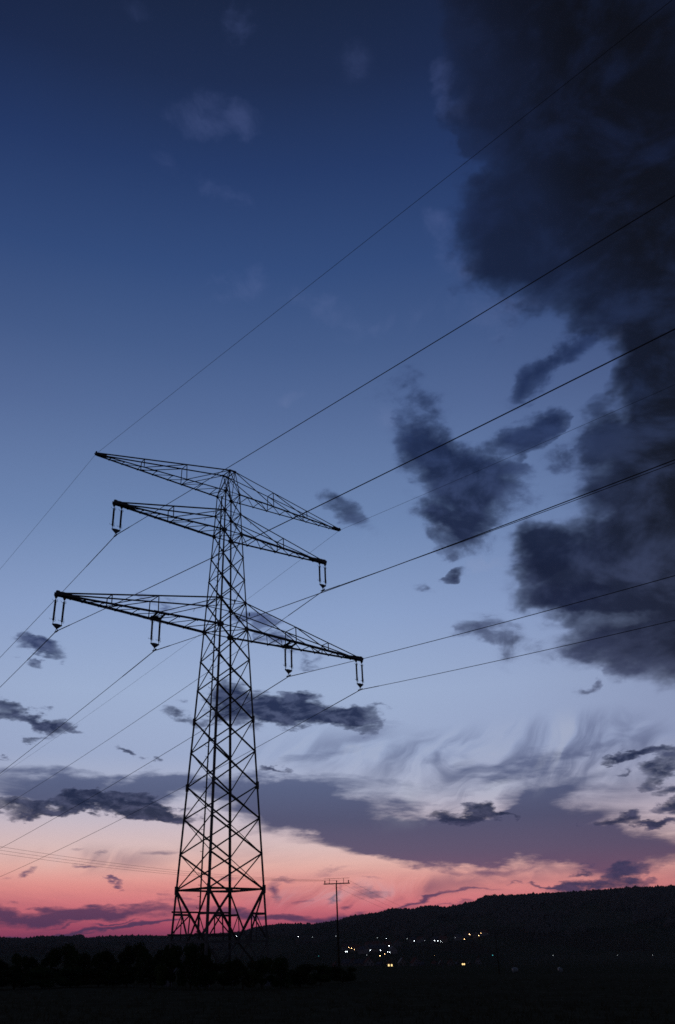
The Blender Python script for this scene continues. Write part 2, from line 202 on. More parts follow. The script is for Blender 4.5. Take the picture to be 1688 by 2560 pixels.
# ---------------------------------------------------------------- mesh helpers
class MB:
    def __init__(s): s.v = []; s.f = []
    def raw(s, v, f):
        n = len(s.v); s.v += [tuple(p) for p in v]; s.f += [tuple(i+n for i in q) for q in f]
    def frame(s, p, q, up):
        d = (q-p).normalized(); up = Vector(up)
        if abs(d.dot(up.normalized())) > .98: up = Vector((0, 1, 0)) if abs(d.y) < .9 else Vector((1, 0, 0))
        x = d.cross(up).normalized(); return x, x.cross(d).normalized()
    def prof(s, p, q, pts, up=(0, 0, 1)):
        p = Vector(p); q = Vector(q); x, y = s.frame(p, q, up); n = len(pts)
        v = [p+x*a+y*b for a, b in pts]+[q+x*a+y*b for a, b in pts]
        f = [(i, (i+1) % n, n+(i+1) % n, n+i) for i in range(n)]+[tuple(range(n))[::-1], tuple(range(n, 2*n))]
        s.raw(v, f)
    def bar(s, p, q, w, h=None, up=(0, 0, 1)):
        h = h or w; s.prof(p, q, [(-w/2, -h/2), (w/2, -h/2), (w/2, h/2), (-w/2, h/2)], up)
    def angle(s, p, q, w, up=(0, 0, 1), t=None, fx=1, fy=1):
        t = t or w*.16
        pts = [(0, 0), (w*fx, 0), (w*fx, t*fy), (t*fx, t*fy), (t*fx, w*fy), (0, w*fy)]
        s.prof(p, q, [(a-w*.35*fx, b-w*.35*fy) for a, b in pts], up)
    def tube(s, pts, r, n=6, r2=None):
        pts = [Vector(p) for p in pts]; m = len(pts); v = []; f = []
        for i, p in enumerate(pts):
            d = (pts[min(i+1, m-1)]-pts[max(i-1, 0)]).normalized()
            up = Vector((0, 0, 1)) if abs(d.z) < .9 else Vector((0, 1, 0))
            x = d.cross(up).normalized(); y = x.cross(d)
            rr = r if r2 is None else r+(r2-r)*i/(m-1)
            v += [p+(x*math.cos(k*2*PI/n)+y*math.sin(k*2*PI/n))*rr for k in range(n)]
        for i in range(m-1):
            f += [(i*n+k, i*n+(k+1) % n, (i+1)*n+(k+1) % n, (i+1)*n+k) for k in range(n)]
        f += [tuple(range(n))[::-1], tuple(range((m-1)*n, m*n))]
        s.raw(v, f)
    def lathe(s, prof, n=10, c=(0, 0, 0)):
        v = []; f = []; m = len(prof)
        for r, z in prof: v += [(c[0]+r*math.cos(k*2*PI/n), c[1]+r*math.sin(k*2*PI/n), c[2]+z) for k in range(n)]
        for i in range(m-1): f += [(i*n+k, i*n+(k+1) % n, (i+1)*n+(k+1) % n, (i+1)*n+k) for k in range(n)]
        f += [tuple(range(n))[::-1], tuple(range((m-1)*n, m*n))]
        s.raw(v, f)
    def poly(s, pts, th, nrm):
        nrm = Vector(nrm).normalized()*th/2; pts = [Vector(p) for p in pts]; n = len(pts)
        s.raw([p-nrm for p in pts]+[p+nrm for p in pts], [tuple(range(n))[::-1], tuple(range(n, 2*n))]+[(i, (i+1) % n, n+(i+1) % n, n+i) for i in range(n)])
    def disc(s, c, u, w, r, th, n=8, r2=None):
        c = Vector(c); u = Vector(u).normalized(); w = Vector(w).normalized(); r2 = r2 or r
        s.poly([c+u*r*math.cos(k*2*PI/n+.39)+w*r2*math.sin(k*2*PI/n+.39) for k in range(n)], th, u.cross(w))
    def build(s, name, m, parent=None, smooth=False):
        me = bpy.data.meshes.new(name); me.from_pydata(s.v, [], s.f); me.update(); me.materials.append(m)
        if smooth: me.polygons.foreach_set('use_smooth', [True]*len(me.polygons))
        o = bpy.data.objects.new(name, me); C.objects.link(o)
        if parent is not None: o.parent = parent
        return o
def tag(o, label=None, cat=None, group=None, kind=None):
    if label: o['label'] = label
    if cat: o['category'] = cat
    if group: o['group'] = group
    if kind: o['kind'] = kind
    return o
def empty(name, loc, rz, label, cat, group=None):
    o = bpy.data.objects.new(name, None); C.objects.link(o); o.location = loc; o.rotation_euler = (0, 0, rz); o.empty_display_size = .3
    return tag(o, label, cat, group)
def copy_tree(o, parent=None):
    c = o.copy(); C.objects.link(c)
    if parent is not None: c.parent = parent
    for ch in [x for x in bpy.data.objects if x.parent == o]: copy_tree(ch, c)
    return c
ORD = ['first', 'second', 'third', 'fourth', 'fifth', 'sixth', 'seventh', 'eighth', 'ninth', 'tenth', 'eleventh', 'twelfth', 'thirteenth', 'fourteenth', 'fifteenth', 'sixteenth', 'seventeenth', 'eighteenth', 'nineteenth', 'twentieth']

# ---------------------------------------------------------------- terrain
SKYL = [(-181, 0.9), (-90, 0.8), (-40, 0.5), (-16.897, 0.379), (-15.54, 0.306), (-14.531, 0.426), (-12.689, 0.434), (-12.395, 0.517), (-12.16, 0.494), (-12.051, 0.322), (-10.934, 0.4), (-9.283, 0.431), (-7.132, 0.393), (-6.652, 0.411), (-3.439, 0.538), (-2.685, 0.598), (-1.931, 0.833), (-1.1, 0.943), (0.149, 1.015), (1.618, 0.979), (3.067, 1.143), (4.007, 1.41), (5.653, 1.581), (6.569, 1.804), (7.733, 1.778), (8.81, 1.941), (9.858, 1.827), (11.585, 2.143), (12.165, 2.443), (12.851, 2.439), (14.31, 2.468), (17.43, 2.554), (19.059, 2.623), (20.885, 2.725), (21.768, 2.69), (22.972, 2.729), (30, 3.6), (45, 2.5), (90, 1.4), (181, 0.9)]     # (azimuth, elevation) of the hills' outline
RC = 2600.0
def base(r): return float(np.interp(r, [0, 20, 72, 120, 200, 350, 800, 1000], [0, -.3, -1.3, -2.6, -4.6, -8, -16, -16]))
def crest(a_):
    e = np.interp(a_, [p[0] for p in SKYL], [p[1] for p in SKYL]); return EYE+RC*math.tan(math.radians(float(e)))-6.0
def gz(x, y):
    r = math.hypot(x, y); a_ = math.degrees(math.atan2(x, y))
    if r <= 1000:
        return base(r)+.05*math.sin(x*.31+y*.17)*min(1, r/15)+.25*math.sin(x*.021+1)*math.sin(y*.017)*min(1, r/200)
    zc = crest(a_); t = (r-1000)/(RC-1000)
    if t <= 1: z = -16+(zc+16)*t**1.3+5*math.sin(t*PI)*math.sin(a_*.55+t*5)+2.5*math.sin(t*PI)*math.sin(a_*1.7-t*9)
    else: z = zc-(t-1)*18
    return z+.25*math.sin(x*.021+1)*math.sin(y*.017)*max(0, 1-(r-1000)/500)
def azel_pt(a_, r, z=None):
    x = r*math.sin(math.radians(a_)); y = r*math.cos(math.radians(a_)); return Vector((x, y, gz(x, y) if z is None else z))
def hit(a_, e_, h=0.0, r0=60, r1=2590):
    r = r0
    while r < r1:
        p = azel_pt(a_, r)
        if p.z+h >= EYE+r*math.tan(math.radians(e_)): return p, r
        r *= 1.004
    return azel_pt(a_, r1), r1
def ground():
    azs = sorted(set([-180+4*i for i in range(91)]+[-30+.25*i for i in range(261)]))
    azs = [q for q in azs if q < 180]
    rs = [0.6]
    while rs[-1] < 9000: rs.append(rs[-1]*1.05+.1)
    n = len(azs); v = [(0, 0, 0)]; f = []
    for r in rs:
        for q in azs:
            p = azel_pt(q, r); v.append(tuple(p))
    for k in range(n): f.append((0, 1+(k+1) % n, 1+k))
    for i in range(len(rs)-1):
        for k in range(n): f.append((1+i*n+k, 1+i*n+(k+1) % n, 1+(i+1)*n+(k+1) % n, 1+(i+1)*n+k))
    m = MB(); m.v = v; m.f = f
    gm = bpy.data.materials.new('field_and_hill'); gm.use_nodes = True; t = gm.node_tree; b = t.nodes['Principled BSDF']; b.inputs['Roughness'].default_value = 1
    b.inputs['Specular IOR Level'].default_value = 0
    co = t.nodes.new('ShaderNodeTexCoord')
    vo = t.nodes.new('ShaderNodeTexVoronoi'); vo.inputs['Scale'].default_value = .006
    mp = t.nodes.new('ShaderNodeMapping'); mp.inputs['Scale'].default_value = (1, .45, 0); mp.inputs['Rotation'].default_value = (0, 0, .5)
    t.links.new(co.outputs['Object'], mp.inputs[0]); t.links.new(mp.outputs[0], vo.inputs['Vector'])
    r1 = t.nodes.new('ShaderNodeValToRGB'); r1.color_ramp.interpolation = 'CONSTANT'
    cols = [(.056, .054, .032), (.068, .064, .038), (.062, .05, .032), (.08, .072, .045), (.058, .056, .034)]
    r1.color_ramp.elements[0].color = cols[0]+(1,); r1.color_ramp.elements[1].position = .2; r1.color_ramp.elements[1].color = cols[1]+(1,)
    for i in (2, 3, 4): e = r1.color_ramp.elements.new(i*.2); e.color = cols[i]+(1,)
    sx = t.nodes.new('ShaderNodeSeparateXYZ'); t.links.new(vo.outputs['Color'], sx.inputs[0]); t.links.new(sx.outputs[0], r1.inputs[0])
    no = t.nodes.new('ShaderNodeTexNoise'); no.inputs['Scale'].default_value = .8; no.inputs['Detail'].default_value = 8; t.links.new(co.outputs['Object'], no.inputs['Vector'])
    mx = t.nodes.new('ShaderNodeMix'); mx.data_type = 'RGBA'; mx.blend_type = 'MULTIPLY'; mx.inputs[0].default_value = .8
    r2 = t.nodes.new('ShaderNodeValToRGB'); r2.color_ramp.elements[0].color = (.5, .5, .5, 1); r2.color_ramp.elements[0].position = .3; r2.color_ramp.elements[1].position = .7
    t.links.new(no.outputs['Fac'], r2.inputs[0]); t.links.new(r1.outputs[0], mx.inputs[6]); t.links.new(r2.outputs[0], mx.inputs[7]); t.links.new(mx.outputs[2], b.inputs['Base Color'])
    bp = t.nodes.new('ShaderNodeBump'); bp.inputs['Strength'].default_value = .4; bp.inputs['Distance'].default_value = .3; t.links.new(no.outputs['Fac'], bp.inputs['Height']); t.links.new(bp.outputs[0], b.inputs['Normal'])
    tag(m.build('ground', gm, smooth=True), 'dark dusk fields rolling down into a valley and up to low hills', 'ground', kind='structure')
ground()

# ---------------------------------------------------------------- pylon
CX, CY, YAW = -5.1121, 71.9658, 0.617782
GZT = gz(CX, CY)
OFF = EYE-GZT            # eye level above the tower's foot
ZL = {k: v+OFF for k, v in {'apx': 41.149, 'Tb': 38.706, 'Mt': 36.566, 'Mb': 34.457, 'n1': 32.042, 'n2': 29.786, 'Bt': 27.51, 'Bb': 25.0, 'k1': 22.223, 'k2': 19.644, 'k3': 16.966, 'k4': 14.323, 'k5': 11.533, 'k6': 9.007, 'k7': 6.333, 'k8': 3.733}.items()}
KN = [(3.733, 2.49), (25.0, 1.4173), (34.457, 0.9678), (38.706, 0.7932)]             # (height above eye, half width)
def hw(z):
    z -= OFF; ks = sorted(KN)
    if z < ks[0][0]: return ks[0][1]+(z-ks[0][0])*(ks[1][1]-ks[0][1])/(ks[1][0]-ks[0][0])
    return float(np.interp(z, [k[0] for k in ks], [k[1] for k in ks]))
HALF = {'T': 13.787, 'M': 11.624, 'B': 15.827}
WAP = (0.2796, 0.6557)
pyl = empty('pylon', (CX, CY, GZT), YAW, 'tall dark steel lattice pylon with three crossarms standing in the field', 'pylon')
CORN = [(-1, 1), (-1, -1), (1, -1), (1, 1)]
def cp(c, z):
    if z > ZL['Tb']+.01:
        t = (z-ZL['Tb'])/(ZL['apx']-ZL['Tb']); w = hw(ZL['Tb']); return Vector((c[0]*(w+(WAP[0]-w)*t), c[1]*(w+(WAP[1]-w)*t), z))
    w = hw(z); return Vector((c[0]*w, c[1]*w, z))
order = ['k8', 'k7', 'k6', 'k5', 'k4', 'k3', 'k2', 'k1', 'Bb', 'Bt', 'n2', 'n1', 'Mb', 'Mt', 'Tb']
def legsize(z): return float(np.interp(z-OFF, [-2, 4, 17, 25, 34, 39, 41], [.175, .17, .165, .125, .11, .09, .07]))
for c in CORN:
    leg = MB(); zs = [0.0]+[ZL[k] for k in order]+[ZL['apx']]
    for z0, z1 in zip(zs, zs[1:]):
        s = legsize((z0+z1)/2); p = cp(c, z0); q = cp(c, z1)
        t = s*.17
        # angle section with its corner pointing outwards
        sx, sy = c; pts = [(0, 0), (-s*sx, 0), (-s*sx, -t*sy), (-t*sx, -t*sy), (-t*sx, -s*sy), (0, -s*sy)]
        o = Vector((sx*s*.3, sy*s*.3, 0))
        v = [p+o+Vector((a_, b_, 0)) for a_, b_ in pts]+[q+o+Vector((a_, b_, 0)) for a_, b_ in pts]
        leg.raw(v, [(i, (i+1) % 6, 6+(i+1) % 6, 6+i) for i in range(6)]+[tuple(range(6)), tuple(range(6, 12))])
        if z1-OFF < 26: leg.bar(q-Vector((0, 0, .3)), q+Vector((0, 0, .3)), s*1.15, s*1.15, (0, 1, 0)) if z1 in (ZL['k5'], ZL['k3'], ZL['k8']) else None
    lo = leg.build('leg', STEEL, pyl)
    ft = MB(); b0 = cp(c, 0); ft.lathe([(.42, -.4), (.42, .25), (.32, .4)], 12, (b0.x, b0.y, 0)); ft.build('footing', WALLS[1], lo)
FACES = [(0, 3, (0, 1, 0), True), (1, 2, (0, -1, 0), True), (0, 1, (-1, 0, 0), False), (3, 2, (1, 0, 0), False)]
seq = ['k8', 'k7', 'k6', 'k5', 'k4', 'k3', 'k2', 'k1', 'Bb', 'Bt', 'n2', 'n1', 'Mb', 'Mt', 'Tb', 'apx']
for ia, ib, nr, wide in FACES:
    ca, cb = CORN[ia], CORN[ib]; nv = Vector(nr)
    for k0, k1 in zip(seq, seq[1:]):
        z0, z1 = ZL[k0], ZL[k1]; zm = (z0+z1)/2-OFF
        w = float(np.interp(zm, [4, 20, 30, 40], [.115, .112, .09, .055])) if wide else float(np.interp(zm, [4, 40], [.068, .05]))
        m = MB(); a0, a1, b0, b1 = cp(ca, z0), cp(ca, z1), cp(cb, z0), cp(cb, z1)
        m.angle(a0+nv*.02, b1+nv*.02, w, nv); m.angle(b0-nv*.04, a1-nv*.04, w, nv, fx=-1)
        mid = (a0+a1+b0+b1)/4; g = .09 if wide else .06
        m.disc(mid, (b0-a0), (0, 0, 1), g, .03)
        m.build('cross_brace', STEEL, pyl)
    # lower bay: V bracing down to the middle of the lowest ring, then out to the feet
    zr, zm_, zl = ZL['k8'], 2.0+OFF, (.57 if nr == (0, 1, 0) else .1)+OFF
    m = MB(); A, B = cp(ca, zr), cp(cb, zr); mid = (cp(ca, zl)+cp(cb, zl))/2
    for c in (ca, cb):
        T = cp(c, zr); f0 = cp(c, zl); g0 = cp(c, .25)
        m.angle(T, mid, .15, nv); h = T.lerp(mid, (zr-zm_)/(zr-zl)); leg_m = cp(c, zm_)
        m.angle(h, cp(c, zl+.1), .08, nv); m.angle(mid, g0, .12, nv)
        m.angle(h, h.lerp(mid, .99)+(cp(c, zl)-mid)*.45, .08, nv)
        m2 = mid.lerp(g0, .5); m.angle(m2, cp(c, m2.z), .06, nv); m.angle(m2, f0, .05, nv)
    m.build('leg_brace', STEEL, pyl)
    m = MB(); m.angle(A, B, .14, nv); m.build('ring_beam', STEEL, pyl)
    m = MB(); m.bar(cp(ca, zl)+nv*.05, cp(cb, zl)+nv*.05, .06, .16); m.build('ring_beam', STEEL, pyl)
    for c in (ca, cb):
        m = MB(); T = cp(c, zr); h = T.lerp(mid, (zr-zm_)/(zr-zl)); m.bar(cp(c, zm_), h, .06, .16); m.build('strut', STEEL, pyl)
m = MB(); wz = hw(2.2+OFF); m.bar((-2.72, wz+.1, 2.2+OFF), (2.5, wz+.1, 2.2+OFF), .06, .13); m.build('anti_climb_rail', STEEL, pyl)
m = MB(); wz = hw(.57+OFF); m.bar((-2.95, wz+.12, .6+OFF), (2.4, wz+.12, .6+OFF), .06, .12); m.build('anti_climb_rail', STEEL, pyl)
# horizontal diamonds at the ring and at the arms
for k, w in (('k8', .1), ('Bb', .08), ('Bt', .06), ('Mb', .07), ('Mt', .05), ('Tb', .05)):
    z = ZL[k]; m = MB(); W = hw(z)
    if k == 'k8':
        P = [Vector((0, W, z)), Vector((W, 0, z)), Vector((0, -W, z)), Vector((-W, 0, z))]
        for i in range(4): m.angle(P[i], P[(i+1) % 4], w)
    else:
        m.angle((-W, W, z), (W, -W, z), w); m.angle((-W, -W, z-.03), (W, W, z-.03), w)
        for i in range(4):
            c, d_ = CORN[i], CORN[(i+1) % 4]; m.bar((c[0]*W, c[1]*W, z), (d_[0]*W, d_[1]*W, z), w*.9)
    m.build('horizontal_frame', STEEL, pyl)
# gusset plates at the joints
gp = {'Bb': .25, 'Bt': .14, 'Mb': .21, 'Mt': .14, 'Tb': .15, 'apx': .09}
for k in seq:
    for c in CORN:
        p = cp(c, ZL[k]); r = gp.get(k, .07); m = MB(); o = Vector((-c[0]*r*.45, 0, 0)); o2 = Vector((0, -c[1]*r*.45, 0))
        m.disc(p+o+Vector((0, c[1]*.06, 0)), (1, 0, 0), (0, 0, 1), r, .03); m.disc(p+o2+Vector((c[0]*.06, 0, 0)), (0, 1, 0), (0, 0, 1), r, .03)
        m.build('gusset_plate', STEEL, pyl)
# crossarms
ARMS = {'B': ('Bb', 'Bt', [.411, .702], [.155, .275, .391, .534, .643, .753, .860, .935], .18, .07),
        'M': ('Mb', 'Mt', [.497], [.17, .317, .472, .628, .777, .9], .155, .068),
        'T': ('Tb', 'apx', [.327, .666], [.073, .196, .32, .442, .567, .694, .818, .92], .1, .06)}
for key, (kb, kt, posts, nodes, cw, tw) in ARMS.items():
    zb, zt = ZL[kb], ZL[kt]
    for sg in (-1, 1):
        h = HALF[key]
        arm = empty('crossarm', (0, 0, 0), 0, None, None); arm.parent = pyl
        wb = hw(zb)
        wx, wy = (WAP if key == 'T' else (hw(zt),)*2)
        tip = {}
        def lo(t, sy): return Vector((sg*(wb+(h-.35-wb)*t), sy*(wb+(.13-wb)*t), zb))
        def up(t, sy): return Vector((sg*(wx+(h-.35-wx)*t), sy*(wy+(.16-wy)*t), zt+(zb+.12-zt)*t))
        for sy in (1, -1):
            m = MB(); m.angle(lo(0, sy), lo(1.015, sy), cw, (0, 0, 1), cw*.3, fx=sy); 
            if key == 'B': m.bar(lo(0, sy), lo(1, sy), .09, .1)
            m.build('lower_chord', CHORD, arm)
            m = MB(); m.angle(up(0, sy), up(1, sy), tw*1.5, (0, 0, 1)); m.build('upper_chord', CHORD, arm)
            m = MB(); ts = [0]+posts
            for i, t in enumerate(posts):
                b0 = lo(t, sy)
                # post stands straight up to the upper chord
                tt = (abs(b0.x)-wx)/(h-.35-wx); m.bar(b0, up(tt, sy), tw*.95)
                t_in = ts[i]; tb = (abs(lo(t_in, sy).x)-wx)/(h-.35-wx) if t_in else 0
                m.bar(b0, up(tb, sy), tw*.95)
            m.build('side_bracing', CHORD, arm)
        m = MB(); prev = 0
        for i, t in enumerate(nodes):
            m.bar(lo(t, 1), lo(t, -1), tw*.8)
            t0 = nodes[i-1] if i else 0
            m.bar(lo(t, -1)+Vector((0, 0, -.02)), lo(nodes[i+1] if i+1 < len(nodes) else .99, 1), tw*.7)
            for sy in (1, -1): m.disc(lo(t, sy)+Vector((0, 0, -.05)), (1, 0, 0), (0, 0, 1), .1 if key != 'T' else .07, .04)
        m.bar(lo(0, -1), lo(nodes[0], 1), tw*.8)
        m.build('bottom_lacing', CHORD, arm)
        for t in posts:
            m = MB(); b1, b2 = lo(t, 1), lo(t, -1); tt = (abs(b1.x)-wx)/(h-.35-wx); m.bar(up(tt, 1), up(tt, -1), tw*.8); m.build('top_strut', CHORD, arm)
        # tip plates
        m = MB(); hx = sg*h
        if key == 'T':
            m.poly([(hx-sg*1.0, -.13, zb-.04), (hx, -.12, zb-.04), (hx+sg*.1, -.08, zb+.12), (hx-sg*.3, -.13, zb+.2), (hx-sg*1.0, -.13, zb+.2)], .04, (0, 1, 0))
            m.poly([(hx-sg*1.0, .13, zb-.04), (hx, .12, zb-.04), (hx+sg*.1, .08, zb+.12), (hx-sg*.3, .13, zb+.2), (hx-sg*1.0, .13, zb+.2)], .04, (0, 1, 0))
            m.bar((hx-sg*.9, 0, zb+.05), (hx, 0, zb+.05), .24, .12)
            m.bar((hx-sg*.05, 0, zb), (hx-sg*.05, 0, zb+.3), .1, .16)
        else:
            for y in (-.15, .15):
                m.poly([(hx-sg*1.9, y, zb-.08), (hx-sg*.1, y, zb-.1), (hx+sg*.12, y, zb+.02), (hx+sg*.12, y, zb+.22), (hx-sg*.5, y, zb+.28), (hx-sg*1.9, y, zb+.16)], .05, (0, 1, 0))
            m.bar((hx-sg*1.8, 0, zb), (hx+sg*.1, 0, zb), .3, .12); m.bar((hx-sg*.1, 0, zb-.1), (hx-sg*.1, 0, zb+.34), .26, .2)
        m.build('tip_plate', CHORD, arm)
        if key != 'T':
            for dx in (-.355, .355):
                cx_ = sg*(h-.36)+dx*1.0; m = MB()
                m.poly([(cx_-.2, 0, zb-.05), (cx_+.2, 0, zb-.05), (cx_+.05, 0, zb-.34), (cx_-.05, 0, zb-.34)], .06, (0, 1, 0)); m.build('hanger_bracket', CHORD, arm)
        if key == 'B':
            for dx in (-.355, .355):
                cx_ = sg*6.9+dx; t = (6.9+dx*sg-wb)/(h-.35-wb); y = abs(lo(t, 1).y); m = MB()
                m.bar((cx_, -y, zb-.02), (cx_, -.15, zb-.14), .13); m.bar((cx_, y, zb-.02), (cx_, .15, zb-.14), .13); m.bar((cx_, -.2, zb-.14), (cx_, .2, zb-.14), .13)
                m.poly([(cx_-.14, 0, zb-.15), (cx_+.14, 0, zb-.15), (cx_+.04, 0, zb-.38), (cx_-.04, 0, zb-.38)], .06, (0, 1, 0))
                m.build('hanger_beam', CHORD, arm)
            m = MB(); m.bar((sg*6.9-.5, 0, zb-.14), (sg*6.9+.5, 0, zb-.14), .14); m.build('hanger_beam', CHORD, arm)
            m = MB(); t = (6.9-wb)/(h-.35-wb); y = abs(lo(t, 1).y)
            for sy in (-1, 1): m.bar((sg*6.9-.75, sy*y, zb+.01), (sg*6.9+.75, sy*(y), zb+.01), .22, .15)
            m.build('stiffening_plate', CHORD, arm)
        if key != 'T':
            for sy in (-1, 1):
                p = lo(posts[0], sy).lerp(up(0, sy), .78); m = MB(); m.tube([p, p+Vector((0, 0, -.12)), p+Vector((sg*.08, 0, -.3))], .02, 5); m.build('hook', CHORD, arm)
# climbing rail with step bolts
m = MB(); zb0 = .5; zs = np.linspace(zb0, ZL['Tb']+.3, 20)
pts = [Vector((-.22, hw(z)+.09, z)) for z in zs]
for p, q in zip(pts, pts[1:]): m.bar(p, q, .1, .08, (0, 1, 0))
rail = m.build('climbing_rail', STEEL, pyl)
nb = 0; z = 1.2
while z < ZL['Tb'] and nb < 96:
    side = -1 if nb % 2 == 0 else 1; ln = .24 if side < 0 else .09; y = hw(z)+.1; m = MB()
    pp_ = [(-.22, y, z), (-.22+side*ln, y, z), (-.22+side*ln, y, z+.045)]
    if nb % 6 == 4: pp_ = [(-.22, y, z), (-.22-.26, y, z), (-.22-.34, y, z+.1)]
    m.tube(pp_, .018, 5); m.build('step_bolt', STEEL, rail); z += .42; nb += 1
# circuit plates
for p in ((hw(ZL['Bt'])+.1, -hw(ZL['Bt']), ZL['Bt']-1.0), (-.25, -hw(ZL['Bt'])-.06, ZL['Bt']-.1)):
    m = MB(); m.bar(p, (p[0]+.28, p[1], p[2]), .03); m.bar((p[0]+.3, p[1], p[2]-.17), (p[0]+.3, p[1], p[2]+.17), .1, .03, (0, 1, 0)); m.build('circuit_plate', CHORD, pyl)
m = MB(); wl = WAP[1]
for sy in (-1, 1): m.bar((-WAP[0]-.12, sy*wl, ZL['apx']), (WAP[0]+.12, sy*wl, ZL['apx']), .12, .14)
m.bar((-WAP[0], -wl, ZL['apx']), (-WAP[0], wl, ZL['apx']), .07); m.bar((WAP[0], -wl, ZL['apx']), (WAP[0], wl, ZL['apx']), .07)
m.build('peak_cap', STEEL, pyl)

R3 = Matrix.Translation((CX, CY, GZT)) @ Matrix.Rotation(YAW, 4, 'Z')
# ---------------------------------------------------------------- insulator sets
def ins_set(s, zeye, label):
    z0 = zeye+OFF
    t = empty('insulator_set', R3 @ Vector((s, 0, z0)), YAW, label, 'insulator', 'double insulator sets hanging from the pylon arms')
    if ins_set.proto:
        for ch in [o for o in bpy.data.objects if o.parent == ins_set.proto]: copy_tree(ch, t)
        return
    for dx in (-.355, .355):
        pr = [(.02, -.3), (.03, -.42), (.045, -.46)]; z = -.5
        while z > -2.16: pr += [(.05, z), (.092, z-.02), (.088, z-.035), (.045, z-.045)]; z -= .058
        pr += [(.045, -2.2), (.03, -2.26), (.025, -2.5)]
        m = MB(); m.lathe(pr, 10, (dx, 0, 0)); st = m.build('insulator_string', GLASS, t)
        for z, d_ in ((-.56, 1), (-2.12, -1)):
            m = MB()
            m.tube([(dx+.04, 0, z+.12*d_), (dx+.13, 0, z+.16*d_), (dx+.2, .03, z), (dx+.15, .12, z-.03*d_), (dx+.02, .14, z), (dx, .05, z+.08*d_)], .012, 5)
            m.tube([(dx-.04, 0, z+.05*d_), (dx-.15, -.03, z-.04*d_), (dx-.3, -.1, z+.06*d_), (dx-.36, -.12, z+.05)], .012, 5)
            m.tube([(dx+.17, .05, z), (dx+.14, 0, z+.28*d_*-1 if d_ < 0 else z+.2)], .01, 5)
            m.build('arcing_horn', CHORD, st)
    m = MB(); k = 9
    top = [(-.4+.8*i/k, 0, -2.43-.02+.05*math.sin(PI*i/k)) for i in range(k+1)]
    m.poly([(-.42, 0, -2.5)]+top+[(.42, 0, -2.5), (.04, 0, -2.82), (-.04, 0, -2.82)], .06, (0, 1, 0)); m.build('yoke_plate', CHORD, t)
    m = MB(); m.tube([(0, 0, -2.78), (-.05, 0, -2.9), (-.09, 0, -3.02), (0, 0, -3.1), (.09, 0, -3.02), (.05, 0, -2.9), (0, 0, -2.78)], .025, 6)
    m.tube([(0, -.3, -3.0), (0, -.12, -3.04), (0, .12, -3.04), (0, .3, -3.0)], .055, 8); m.build('suspension_clamp', CHORD, t)
    ins_set.proto = t
ins_set.proto = None
for s, ze, lb in ((-15.48, 25, 'double insulator hanging from the far left tip of the lowest arm'),
                  (-6.9, 25, 'double insulator hanging midway along the left half of the lowest arm'),
                  (6.9, 25, 'double insulator hanging midway along the right half of the lowest arm'),
                  (15.48, 25, 'double insulator hanging from the far right tip of the lowest arm'),
                  (-11.25, 34.46, 'double insulator hanging from the left tip of the middle arm'),
                  (11.25, 34.46, 'double insulator hanging from the right tip of the middle arm')): ins_set(s, ze, lb)

# ---------------------------------------------------------------- conductors
WIR = [('earth_wire', -13.75, 38.75, 0.0125, (-0.02372, -0.09461, -3.07e-05), (-0.01533, -0.12839, 0.0002031), 'thin earth wire from the left tip of the top arm', 'earth wire'), ('conductor', -11.25, 31.45, 0.024, (-0.02372, -0.09262, 8.25e-05), (-0.01533, -0.15105, 0.0002405), 'power line hung from the left end of the middle arm', 'power line'), ('conductor', -15.5, 21.98, 0.024, (-0.02372, -0.09449, 0.000262), (-0.01533, -0.1491, 0.0002381), 'power line hung from the outer left end of the lowest arm', 'power line'), ('conductor', -6.9, 21.93, 0.024, (-0.02372, -0.09913, 0.0004274), (-0.01533, -0.14674, 0.0002602), 'power line hung from the inner left insulator of the lowest arm', 'power line'), ('earth_wire', 13.75, 38.75, 0.0125, (-0.02372, -0.09071, 0.0002144), (-0.01533, -0.13234, 0.0002162), 'thin earth wire from the right tip of the top arm', 'earth wire'), ('conductor', 11.2, 31.3, 0.024, (-0.02372, -0.09172, 0.0003445), (-0.01533, -0.14525, 0.0002835), 'power line hung from the right end of the middle arm', 'power line'), ('conductor', 6.87, 21.9, 0.024, (-0.02372, -0.0934, 0.0004647), (-0.01533, -0.14497, 0.0003003), 'power line hung from the inner right insulator of the lowest arm', 'power line'), ('conductor', 15.52, 21.98, 0.024, (-0.02372, -0.08844, 0.000427), (-0.01533, -0.14688, 0.000306), 'power line hung from the outer right end of the lowest arm', 'power line')]
for nm, s, ze, r, R_, L_, lb, cat in WIR:
    pts = []
    for sg, (phi, b_, c_), smax in ((-1, R_, 150.0), (1, L_, 330.0)):
        seg = []
        d_ = Vector((math.sin(phi), math.cos(phi)))*sg
        for i in range(1, 61):
            q = smax*(i/60)**1.35
            seg.append((s+d_.x*q, d_.y*q, ze+OFF+b_*q+c_*q*q))
        pts = seg[::-1]+[(s, 0, ze+OFF)] if sg < 0 else pts+seg
    m = MB(); m.tube([R3 @ Vector(p) for p in pts], r, 6)
    # armour rods at the clamp
    if nm == 'conductor':
        m.tube([R3 @ Vector(p) for p in pts[57:64]], r*1.5, 6)
    tag(m.build(nm, WIRE), lb, cat, 'power lines strung through the pylon')

